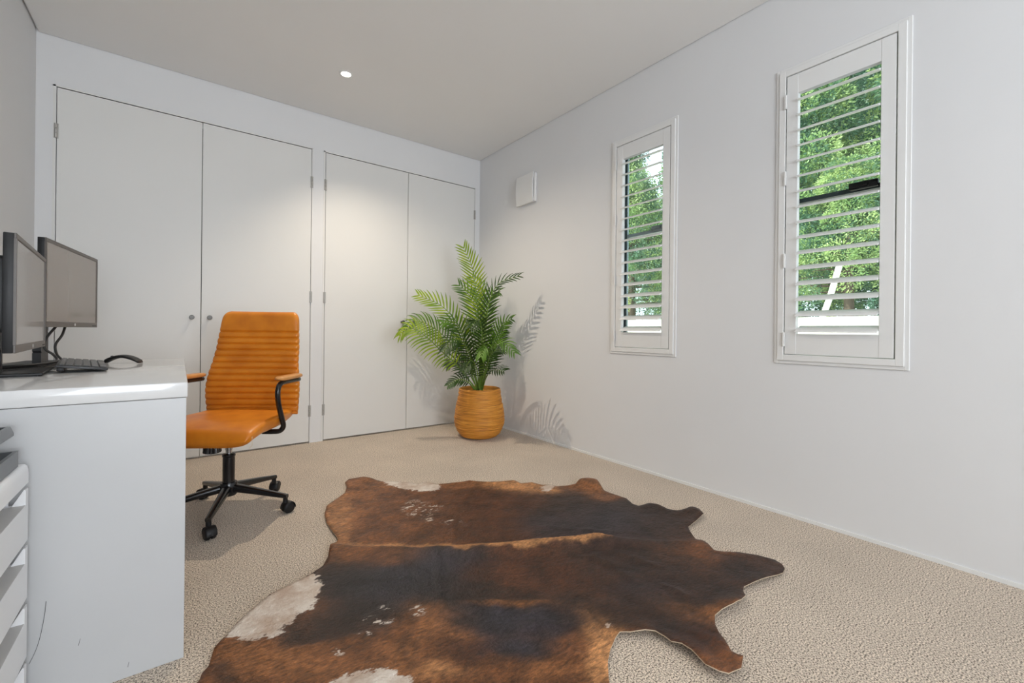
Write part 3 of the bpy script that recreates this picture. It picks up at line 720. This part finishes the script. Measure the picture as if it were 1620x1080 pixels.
# ---------------------------------------------------------------- cowhide rug
OUT = [(552,759.5),(574,757),(588,759.5),(602,763),(631,764.5),(649,766),(660,768),(675,764),(690,768),(709,766.5),(731,765),(742,763),(757,765),(775,765),(791,764),(813,762),(824,767),(842,765),(858,769),(870,768),(881,771),(898,770.5),(911,770),(920,762.7),(931.6,760),(944,764.6),(955,778),(965,782),(980,786.6),(991,790.4),(1001,800),(1010,803.6),(1027,801.4),(1040,804),(1056,810),(1072,812),(1084,811),(1095,807.4),(1105,811),(1113,818),(1102,827.5),(1089,836),(1090.6,842),(1101.6,856),(1111,858),(1120.5,864),(1130,873.8),(1146,876.6),(1169,878.5),(1200,883),(1226,889.6),(1237,896),(1241.7,903.7),(1238.6,910),(1223,916),(1201,925.8),(1177,933.6),(1175.6,941.5),(1179.4,950),(1172.5,960),(1160,968),(1142.6,973.6),(1131,981),(1131.5,995),(1139,1011),(1146,1020),(1157,1040.7),(1166,1045),(1176,1047),(1172.5,1069),(1153,1080),(1138,1077),(1116,1067.5),(1105,1056.5),(1094,1044),(1078,1031),(1062,1027),(1053,1018.7),(1037,1009),(1021,1007.6),(999,1010),(980.4,1007),(974,1014),(966,1031),(961.5,1051.7),(963,1080),(975,1130),(960,1190),(880,1225),(760,1235),(640,1225),(520,1235),(400,1240),(290,1210),(262,1150),(290,1110),(316,1080),(319,1070.6),(330,1058),(339,1029.7),(357,1009),(375.6,988.7),(404,963.6),(426,946),(457,929),(476,919.5),(495,910),(511,899),(519,886),(522,870.7),(525,867.5),(534.6,859.6),(533,853),(523.5,841),(515.7,828),(513.5,815.6),(517,803),(531.4,792),(545.6,782.5),(549,773),(546,765)]
poly = [px2floor(x, y) for x, y in OUT]; poly2 = [(p.x, p.y) for p in poly]
def inside(P, x, y):
    c = False; j = len(P) - 1
    for i in range(len(P)):
        xi, yi = P[i][0], P[i][1]; xj, yj = P[j][0], P[j][1]
        if (yi > y) != (yj > y) and x < (xj - xi) * (y - yi) / (yj - yi) + xi: c = not c
        j = i
    return c
PN = np.array(poly2); PN2 = np.roll(PN, -1, 0); DD = PN2 - PN; DL = (DD ** 2).sum(1)
def bdist(x, y, A=PN, D=DD, L=DL):
    q = np.array([x, y]) - A; tt = np.clip((q * D).sum(1) / L, 0, 1); e = q - D * tt[:, None]; return math.sqrt((e ** 2).sum(1).min())
dens = []
for i in range(len(poly2)):
    a_, b_ = Vector(poly2[i]), Vector(poly2[(i + 1) % len(poly2)]); k = max(1, int((b_ - a_).length / .014))
    for q in range(k): dens.append(a_.lerp(b_, q / k))
nb = len(dens); pts2 = list(dens); st = .014
xs_ = [p[0] for p in poly2]; ys_ = [p[1] for p in poly2]
yy = min(ys_); row = 0
while yy < max(ys_):
    xx = min(xs_) + (st / 2 if row % 2 else 0)
    while xx < max(xs_):
        if inside(poly2, xx, yy) and bdist(xx, yy) > .008: pts2.append(Vector((xx, yy)))
        xx += st
    yy += st * .87; row += 1
vo, eo, fo_, *_r = geometry.delaunay_2d_cdt(pts2, [(i, (i + 1) % nb) for i in range(nb)], [], 1, 1e-5)
def world2px(P_):
    z = P_[2] - CAM_H; r = P_[0] * math.cos(YAW) - P_[1] * math.sin(YAW); d = P_[0] * math.sin(YAW) + P_[1] * math.cos(YAW)
    u = F_PX * r / d; v = -F_PX * z / d + OY; c, s = math.cos(ROLL), math.sin(ROLL); return 810 + c * u - s * v, 540 + s * u + c * v
# pattern laid out on the hide from survey points on the floor, in floor metres
def fl2(x, y): p = px2floor(x, y); return (p.x, p.y)
BL = []   # colour patches: (centre, rx, ry in metres along/across, colour, weight)
def patch(x, y, rx, ry, c, wgt=1.0):
    c0 = px2floor(x, y); a1 = px2floor(x + rx, y) - c0; a2 = px2floor(x, y - ry) - c0
    Mx = np.linalg.inv(np.array([[a1.x, a2.x], [a1.y, a2.y]])); BL.append((np.array([c0.x, c0.y]), Mx, np.array(c), wgt))
cBR = (.125, .046, .016); cRB = (.058, .020, .009); cDK = (.009, .007, .008); cSheen = (.017, .017, .024); cTN = (.42, .20, .08); cRU = (.19, .075, .026); cBD = (.026, .013, .009)  # slate tone: bluish window sheen painted into the hide colour
for a_ in [(560,800,30,28,cRU,1.2),(540,815,16,30,cTN,.8),(600,830,60,25,cBR),(660,800,60,22,cBR),(740,800,70,22,cRB,1.2),(760,840,90,16,cRB),(660,848,60,12,cBR),(840,790,25,20,cRB),
           (820,769,40,6,cTN,1.1),(850,775,22,8,cTN,1.2),(600,768,60,5,cRU),(720,769,40,4,cRU),(930,770,20,9,cRU,1.2),(960,786,18,7,cRU,.9),
           (900,810,60,24,cBD,1.6),(870,830,40,18,cSheen,1.2),(960,825,60,22,cSheen,1.5),(1030,830,55,20,cBD,1.5),(1085,822,30,16,cBD,1.2),(1000,805,30,8,cBD),
           (560,880,40,12,cBR,1.6),(620,885,35,9,cBR,1.2),(560,920,45,20,cDK,2),(620,925,60,22,cSheen,2),(680,900,50,20,cSheen,1.8),(700,940,60,22,cDK,1.6),(740,890,40,15,cSheen,1.2),
           (800,900,60,20,cRB,1.8),(860,910,60,22,cRB,1.5),(930,890,40,20,cBD,1.3),(780,940,60,10,cBD,1.4),(820,959,55,4,cRU,1.3),(780,985,60,16,cSheen,1.6),(860,985,50,14,cSheen,1.3),
           (1000,890,60,22,cBD,1.5),(1050,920,60,26,cBD,1.8),(1000,905,14,7,cDK,1.6),(1100,885,50,16,cBR,.45),(1180,905,55,18,cBD,1.6),(1110,940,60,22,cBD,1.5),(1010,960,60,22,cBD,1.5),(1020,930,40,12,cSheen,.8),
           (1110,970,45,8,cRU,1.0),(1120,975,20,10,cRU,.8),(1070,1000,35,20,cBD,1.2),(1110,1020,35,20,cRB,1.2),(1140,1055,30,20,cBR,1.6),
           (940,1000,22,20,cTN,.9),(950,1040,18,30,cTN,1.1),(910,1020,30,30,cBR,1.0),(890,960,50,20,cBD,1.2),
           (600,970,50,16,cDK,1.3),(560,990,60,14,cBD,1.5),(640,990,25,18,cBR,1.3),(670,980,25,22,cRU,.9),(700,1000,40,20,cRU,.8),(500,1010,50,14,cBD,1.3),
           (400,1050,60,20,cRU,1.6),(480,1045,60,20,cRU,1.3),(560,1040,60,18,cBR,1.4),(350,1070,25,14,cBD,.8),(640,1040,60,18,cRU,1.2),(720,1035,50,18,cRB,1.2),(700,1062,40,10,cTN,.6),
           (820,1030,60,16,cSheen,1.1),(780,1065,60,14,cBR,1.3),(860,1065,50,14,cRU,1.0),(590,1070,100,10,cRU,.8),(420,1130,100,40,cBR,1),(800,1150,120,50,cBR,1),(560,1180,100,40,cRU,.8)]: patch(*a_)
for q_ in range(530, 960, 16): patch(q_, 867.5 - (max(0, q_ - 780)) * .055, 12, 2.3, cTN, 2.6 if 600 < q_ < 950 else 1.0)  # tan highlight along the fold, painted into the hide colour
WH = [[(352,1012),(404,960),(457,925),(497,908),(505,914),(500,922),(514,927),(507,938),(500,950),(494,966),(470,980),(452,998),(432,1012),(405,1015),(384,1023),(372,1012)],
      [(598,758),(640,762),(675,760),(693,765),(697,774),(686,779),(664,779),(640,776),(614,769)],
      [(856,773),(866,766),(880,769),(874,778),(862,781)],
      [(520,1088),(545,1073),(590,1064),(626,1066),(650,1080),(660,1110),(600,1140),(530,1120)]]
WHf = [[fl2(*q) for q in P] for P in WH]
WHA = []
for P in WHf:
    A = np.array(P); B_ = np.roll(A, -1, 0); D_ = B_ - A; WHA.append((P, A, D_, (D_ ** 2).sum(1)))
FLK = [(665, 808, 30, 12), (655, 800, 14, 8), (690, 803, 12, 3), (676, 824, 10, 5), (600, 985, 36, 7), (612, 968, 16, 7), (575, 1008, 14, 4), (662, 970, 14, 9), (535, 1037, 12, 6), (715, 828, 20, 4), (595, 790, 8, 3), (964, 995, 8, 7), (688, 1060, 5, 3)]
FLM = []
for x, y, rx, ry in FLK:
    c0 = px2floor(x, y); a1 = px2floor(x + rx, y) - c0; a2 = px2floor(x, y - ry) - c0
    FLM.append((np.array([c0.x, c0.y]), np.linalg.inv(np.array([[a1.x, a2.x], [a1.y, a2.y]]))))
RID = [fl2(*q) for q in [(527,869),(560,872),(600,870),(650,873),(700,872),(760,869),(810,866),(850,862),(900,860),(945,857),(985,860),(1040,862),(1110,859)]]
RH = [.012,.010,.008,.010,.012,.014,.016,.020,.026,.034,.018,.007,.004]
RA = np.array(RID); RD = RA[1:] - RA[:-1]; RL = (RD ** 2).sum(1)
CRE = []
for x0_, y0_, x1_, y1_, a_ in ((640,958,900,957,.007),(870,905,960,880,.006),(900,880,1000,905,.006),(930,875,1010,930,.006),(960,872,1060,905,.005),(780,1000,950,990,.005),(560,920,640,925,.005),(690,870,700,990,.005),
        (740,905,870,900,.004),(830,835,1000,845,.005),(620,835,800,842,.004),(890,1015,920,1060,.006),(1050,990,1130,1020,.005),(640,800,840,795,.004),(430,1040,620,1000,.005),(1040,925,1100,950,.006)):
    A_ = fl2(x0_, y0_); B2 = fl2(x1_, y1_); L_ = math.hypot(B2[0] - A_[0], B2[1] - A_[1]); CRE.append(((A_[0] + B2[0]) / 2, (A_[1] + B2[1]) / 2, (B2[0] - A_[0]) / L_, (B2[1] - A_[1]) / L_, L_ * .45, a_))
def height(x, y):
    b = bdist(x, y)
    q = np.array([x, y]) - RA[:-1]; tt = np.clip((q * RD).sum(1) / RL, 0, 1); e = q - RD * tt[:, None]; dd = (e ** 2).sum(1); i = int(dd.argmin()); d = math.sqrt(dd[i]); hh = RH[i] * (1 - tt[i]) + RH[i + 1] * tt[i]
    side = RD[i][0] * e[i][1] - RD[i][1] * e[i][0]      # >0: far side
    wd = .020 if side > 0 else .055
    z = .0055 + hh * math.exp(-(d / wd) ** 2)
    z += .0035 * (1 + noise.noise(Vector((x * 3.1, y * 7.0, 0)))) + .0028 * abs(noise.noise(Vector((x * 7, y * 16, 3.3)))) + .0008 * noise.noise(Vector((x * 30, y * 40, 9)))
    for cx0, cy0, dx_, dy_, ln_, a_ in CRE:
        ex, ey = x - cx0, y - cy0; al = ex * dx_ + ey * dy_; pe = -ex * dy_ + ey * dx_ + .012 * noise.noise(Vector((al * 9, cx0 * 5, 0)))
        z += a_ * math.exp(-(al / ln_) ** 2) * math.exp(-(pe / .013) ** 2)
    ed = math.exp(-(b / .05) ** 2); z += ed * .012 * max(0, noise.noise(Vector((x * 3.7 + 5, y * 3.7, 1.7))))
    for cx_, cy_, r_, a_ in ((1095, 1052, .10, .020), (1160, 964, .09, .018), (1010, 1006, .07, .010), (930, 768, .08, .030), (1200, 925, .08, .012), (1100, 812, .06, .012), (575, 762, .05, .015), (1035, 806, .07, .010)):
        p0 = fl2(cx_, cy_); z += a_ * math.exp(-((x - p0[0]) ** 2 + (y - p0[1]) ** 2) / r_ ** 2) * math.exp(-(b / .09) ** 2)
    return max(z, .005)
verts = []; colr = []; mask = []
for p in vo:
    x, y = p.x, p.y; verts.append((x, y, height(x, y)))
    wx = x + .035 * noise.noise(Vector((x * 9, y * 9, 5))) + .015 * noise.noise(Vector((x * 28, y * 28, 2))); wy = y + .035 * noise.noise(Vector((x * 9, y * 9, 15))) + .015 * noise.noise(Vector((x * 28, y * 28, 12)))
    acc = np.array(cBR) * .05; tw = .05
    for c0, Mx, cc, wg in BL:
        l = Mx @ np.array([wx - c0[0], wy - c0[1]]); g = wg * math.exp(-1.15 * (l @ l)); acc = acc + cc * g; tw += g
    cc = acc / tw
    colr.append(cc)
    wm = -1.0
    for P, A, D_, L_ in WHA:
        dd = bdist(x, y, A, D_, L_); s = dd if inside(P, x, y) else -dd; wm = max(wm, max(-1, min(1, s / .05)))
    fk = 0
    for c0, Mx in FLM:
        l = Mx @ np.array([x - c0[0], y - c0[1]]); fk = max(fk, math.exp(-(l @ l)))
    mask.append((wm * .5 + .5, fk))
me = bpy.data.meshes.new('cowhide_rug'); me.from_pydata(verts, [], [list(f) for f in fo_]); me.update()
if me.polygons[0].normal.z < 0: me.flip_normals()
ca = me.color_attributes.new('hide', 'FLOAT_COLOR', 'POINT'); cb = me.color_attributes.new('masks', 'FLOAT_COLOR', 'POINT')
for i in range(len(verts)): ca.data[i].color = (*[float(v) for v in colr[i]], 1); cb.data[i].color = (mask[i][0], mask[i][1], 0, 1)
def hidemat():
    m = bpy.data.materials.new('cowhide_fur'); m.use_nodes = True; nt = m.node_tree; p = nt.nodes['Principled BSDF']; L = nt.links.new
    p.inputs['Roughness'].default_value = .50; p.inputs['Specular IOR Level'].default_value = .32
    p.inputs['Sheen Weight'].default_value = .03; p.inputs['Sheen Roughness'].default_value = .4
    A = nt.nodes.new('ShaderNodeAttribute'); A.attribute_name = 'hide'; B = nt.nodes.new('ShaderNodeAttribute'); B.attribute_name = 'masks'
    tc = nt.nodes.new('ShaderNodeTexCoord')
    def nz(scale, stretch, det=4, rough=.6):
        mp = nt.nodes.new('ShaderNodeMapping'); mp.inputs['Scale'].default_value = stretch; mp.inputs['Rotation'].default_value = (0, 0, R(28)); L(tc.outputs['Object'], mp.inputs[0])
        n = nt.nodes.new('ShaderNodeTexNoise'); n.inputs['Scale'].default_value = scale; n.inputs['Detail'].default_value = det; n.inputs['Roughness'].default_value = rough; L(mp.outputs[0], n.inputs['Vector']); return n
    f1 = nz(120, (.35, 1, 1)); f2 = nz(420, (.25, 1, 1), 2); f3 = nz(9, (1, 1, 1), 6, .7); f4 = nz(55, (.5, 1, 1), 4, .7)
    def mth(op, a, b, clamp=False):
        n = nt.nodes.new('ShaderNodeMath'); n.operation = op; n.use_clamp = clamp
        for i, v in enumerate((a, b)):
            if isinstance(v, (int, float)): n.inputs[i].default_value = v
            else: L(v, n.inputs[i])
        return n.outputs[0]
    def rng(v, a, b, c, d):
        n = nt.nodes.new('ShaderNodeMapRange'); n.inputs[1].default_value = a; n.inputs[2].default_value = b; n.inputs[3].default_value = c; n.inputs[4].default_value = d; L(v, n.inputs[0]); return n.outputs[0]
    gain = mth('MULTIPLY', mth('MULTIPLY', rng(f1.outputs[0], .3, .7, .45, 1.6), rng(f3.outputs[0], .3, .7, .40, 1.8)), rng(f2.outputs[0], .3, .7, .75, 1.3))
    vm = nt.nodes.new('ShaderNodeVectorMath'); vm.operation = 'SCALE'; L(A.outputs['Color'], vm.inputs[0]); L(gain, vm.inputs['Scale'])
    sep = nt.nodes.new('ShaderNodeSeparateColor'); L(B.outputs['Color'], sep.inputs[0])
    wv = mth('ADD', sep.outputs[0], mth('MULTIPLY', mth('SUBTRACT', f4.outputs[0], .5), .9)); wm = rng(wv, .47, .56, 0, 1)
    fk = mth('MULTIPLY', rng(f4.outputs[0], .545, .60, 0, 1), rng(sep.outputs[1], .30, .6, 0, 1))
    wt = mth('MAXIMUM', wm, fk, True)
    wc = nt.nodes.new('ShaderNodeMix'); wc.data_type = 'RGBA'; wc.inputs[6].default_value = (.50, .38, .30, 1); wc.inputs[7].default_value = (.74, .67, .60, 1); L(rng(f3.outputs[0], .38, .6, 0, 1), wc.inputs[0])
    mx = nt.nodes.new('ShaderNodeMix'); mx.data_type = 'RGBA'; L(wt, mx.inputs[0]); L(vm.outputs[0], mx.inputs[6]); L(wc.outputs[2], mx.inputs[7]); L(mx.outputs[2], p.inputs['Base Color'])
    b = nt.nodes.new('ShaderNodeBump'); b.inputs['Strength'].default_value = .55; b.inputs['Distance'].default_value = .003; L(f1.outputs[0], b.inputs['Height'])
    b2 = nt.nodes.new('ShaderNodeBump'); b2.inputs['Strength'].default_value = .7; b2.inputs['Distance'].default_value = .022; L(f3.outputs[0], b2.inputs['Height']); L(b.outputs[0], b2.inputs['Normal']); L(b2.outputs[0], p.inputs['Normal'])
    return m
M['hide'] = hidemat(); M['hideback'] = mat('pale_hide_edge', (.62, .50, .36), .8, var=.1)
rug = link('cowhide_rug', me, [M['hide'], M['hideback']], None, True); tag(rug, 'dark brown and white cowhide rug spread on the beige carpet', 'rug')
md = rug.modifiers.new('thickness', 'SOLIDIFY'); md.thickness = .003; md.offset = -1; md.material_offset = 1; md.material_offset_rim = 1

# ---------------------------------------------------------------- outside
def terrain():
    bm = bmesh.new(); rings = []
    for i in range(30):
        x = XR + TH + .02 + i * 1.2
        rings.append([Vector((x, -14 + j * 1.6, -.35 + max(0, min(1, (x - 5.5) / 4)) * 1.62 + .07 * noise.noise(Vector((x * .4, j * .5, 0))))) for j in range(34)])
    return loft(rings, closed=False, bm=bm)
g = done('ground', terrain(), M['bank'], None, True); struct(g, 'pale sunlit bank outside the windows')
def conifer_mesh(seed, hgt, rad, puffs, leaves, ps, low, ma='conifer_a', mb='conifer_b'):
    rnd = np.random.RandomState(seed); V_, F_, MI = [], [], []
    for i in range(puffs):
        u = low + (1 - low) * rnd.rand() ** .85; z = hgt * u; rr = rad * (1 - u) ** .7 * rnd.uniform(.5, 1.0) + .12; a_ = rnd.uniform(0, 2 * math.pi)
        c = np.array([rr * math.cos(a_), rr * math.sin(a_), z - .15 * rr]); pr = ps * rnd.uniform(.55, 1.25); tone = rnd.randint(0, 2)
        n_ = leaves; d = rnd.normal(size=(n_, 3)) * (1, 1, .7); d /= np.linalg.norm(d, axis=1)[:, None]
        p = c + d * (pr * rnd.uniform(.72, 1, (n_, 1))); t1 = d + rnd.normal(size=(n_, 3)) * .55; t1 /= np.linalg.norm(t1, axis=1)[:, None]
        t2 = np.cross(t1, rnd.normal(size=(n_, 3))); t2 /= np.linalg.norm(t2, axis=1)[:, None]; s = rnd.uniform(.045, .10, (n_, 1)) * (ps / .55)
        q = np.stack([p - t2 * s * .16, p + t1 * s * .5 - t2 * s * .24, p + t1 * s * 1.2, p + t1 * s * .5 + t2 * s * .24], 1).reshape(-1, 3)
        b = len(V_) and sum(len(v) for v in V_); V_.append(q); F_.append(np.arange(n_ * 4).reshape(-1, 4) + b); MI += [tone] * n_
    me = bpy.data.meshes.new('foliage'); me.from_pydata(np.concatenate(V_).tolist(), [], np.concatenate(F_).tolist()); me.materials.append(M[ma]); me.materials.append(M[mb]); me.polygons.foreach_set('material_index', MI); me.update(); return me
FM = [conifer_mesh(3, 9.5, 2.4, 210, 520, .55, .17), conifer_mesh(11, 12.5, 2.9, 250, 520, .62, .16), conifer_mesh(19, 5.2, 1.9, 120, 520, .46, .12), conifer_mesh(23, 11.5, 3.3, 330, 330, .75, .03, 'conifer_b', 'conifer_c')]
def trunk_mesh(h_):
    bm = tube([(0, 0, -1.8), (.05, 0, h_ * .4), (0, .06, h_)], lambda s: .16 * (1 - s) + .03, 10)
    rnd = random.Random(5)
    for k in range(26):
        z = h_ * (.16 + .78 * k / 26); a_ = rnd.uniform(0, 6.28); ln = 1.9 * (1 - z / h_) + .3
        tube([(0, 0, z), (ln * .6 * math.cos(a_), ln * .6 * math.sin(a_), z + .05), (ln * math.cos(a_), ln * math.sin(a_), z - .05)], lambda s: .035 * (1 - s) + .008, 5, bm)
    me = bpy.data.meshes.new('trunk'); bm.to_mesh(me); bm.free(); me.materials.append(M['bark']); return me
TM = [trunk_mesh(9.2), trunk_mesh(12.2), trunk_mesh(5.0), trunk_mesh(11.2)]
def tree(k, x, y, z, s, rz, label):
    t = empty('conifer_tree', (x, y, z), rz); t.scale = (s, s, s); tag(t, label, 'tree', 'conifers outside the windows')
    for nm, me in (('foliage', FM[k]), ('trunk', TM[k])):
        o = bpy.data.objects.new(nm, me); col.objects.link(o); o.parent = t
TR = [(0, 13.6, 5.1, 1.2, 1.0, 0, 'bright conifer seen through the left half of the near window, closest of the stand'),
      (0, 14.6, 1.9, 1.2, 1.1, 4.1, 'green conifer seen through the right half of the near window'),
      (2, 12.6, 9.6, 1.1, 1.0, 1.0, 'low bright conifer filling the lower half of the small far window'),
      (0, 15.5, 12.6, 1.2, .95, 3.0, 'conifer with sky around its crown behind the small far window'),
      (1, 17.0, 9.6, 1.2, .9, 5.2, 'tall conifer seen at the right edge of the small far window'),
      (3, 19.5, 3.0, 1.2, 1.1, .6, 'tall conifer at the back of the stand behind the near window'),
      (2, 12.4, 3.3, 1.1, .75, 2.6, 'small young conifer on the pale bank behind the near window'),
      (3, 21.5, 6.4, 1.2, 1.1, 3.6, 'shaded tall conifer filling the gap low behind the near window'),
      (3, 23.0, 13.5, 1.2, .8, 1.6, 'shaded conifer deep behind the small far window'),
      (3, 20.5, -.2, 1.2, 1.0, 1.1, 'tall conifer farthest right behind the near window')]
for a_ in TR: tree(*a_)
bm = tube([(10.3, 3.30, .9), (10.5, 3.12, 1.7), (10.62, 3.0, 2.35)], .055, 10); box_bm(bm, (10.2, 3.2, .8), (10.4, 3.4, .95))
tag(done('leaning_post', bm, M['whitewood']), 'leaning white timber post on the bank outside the near window', 'post')
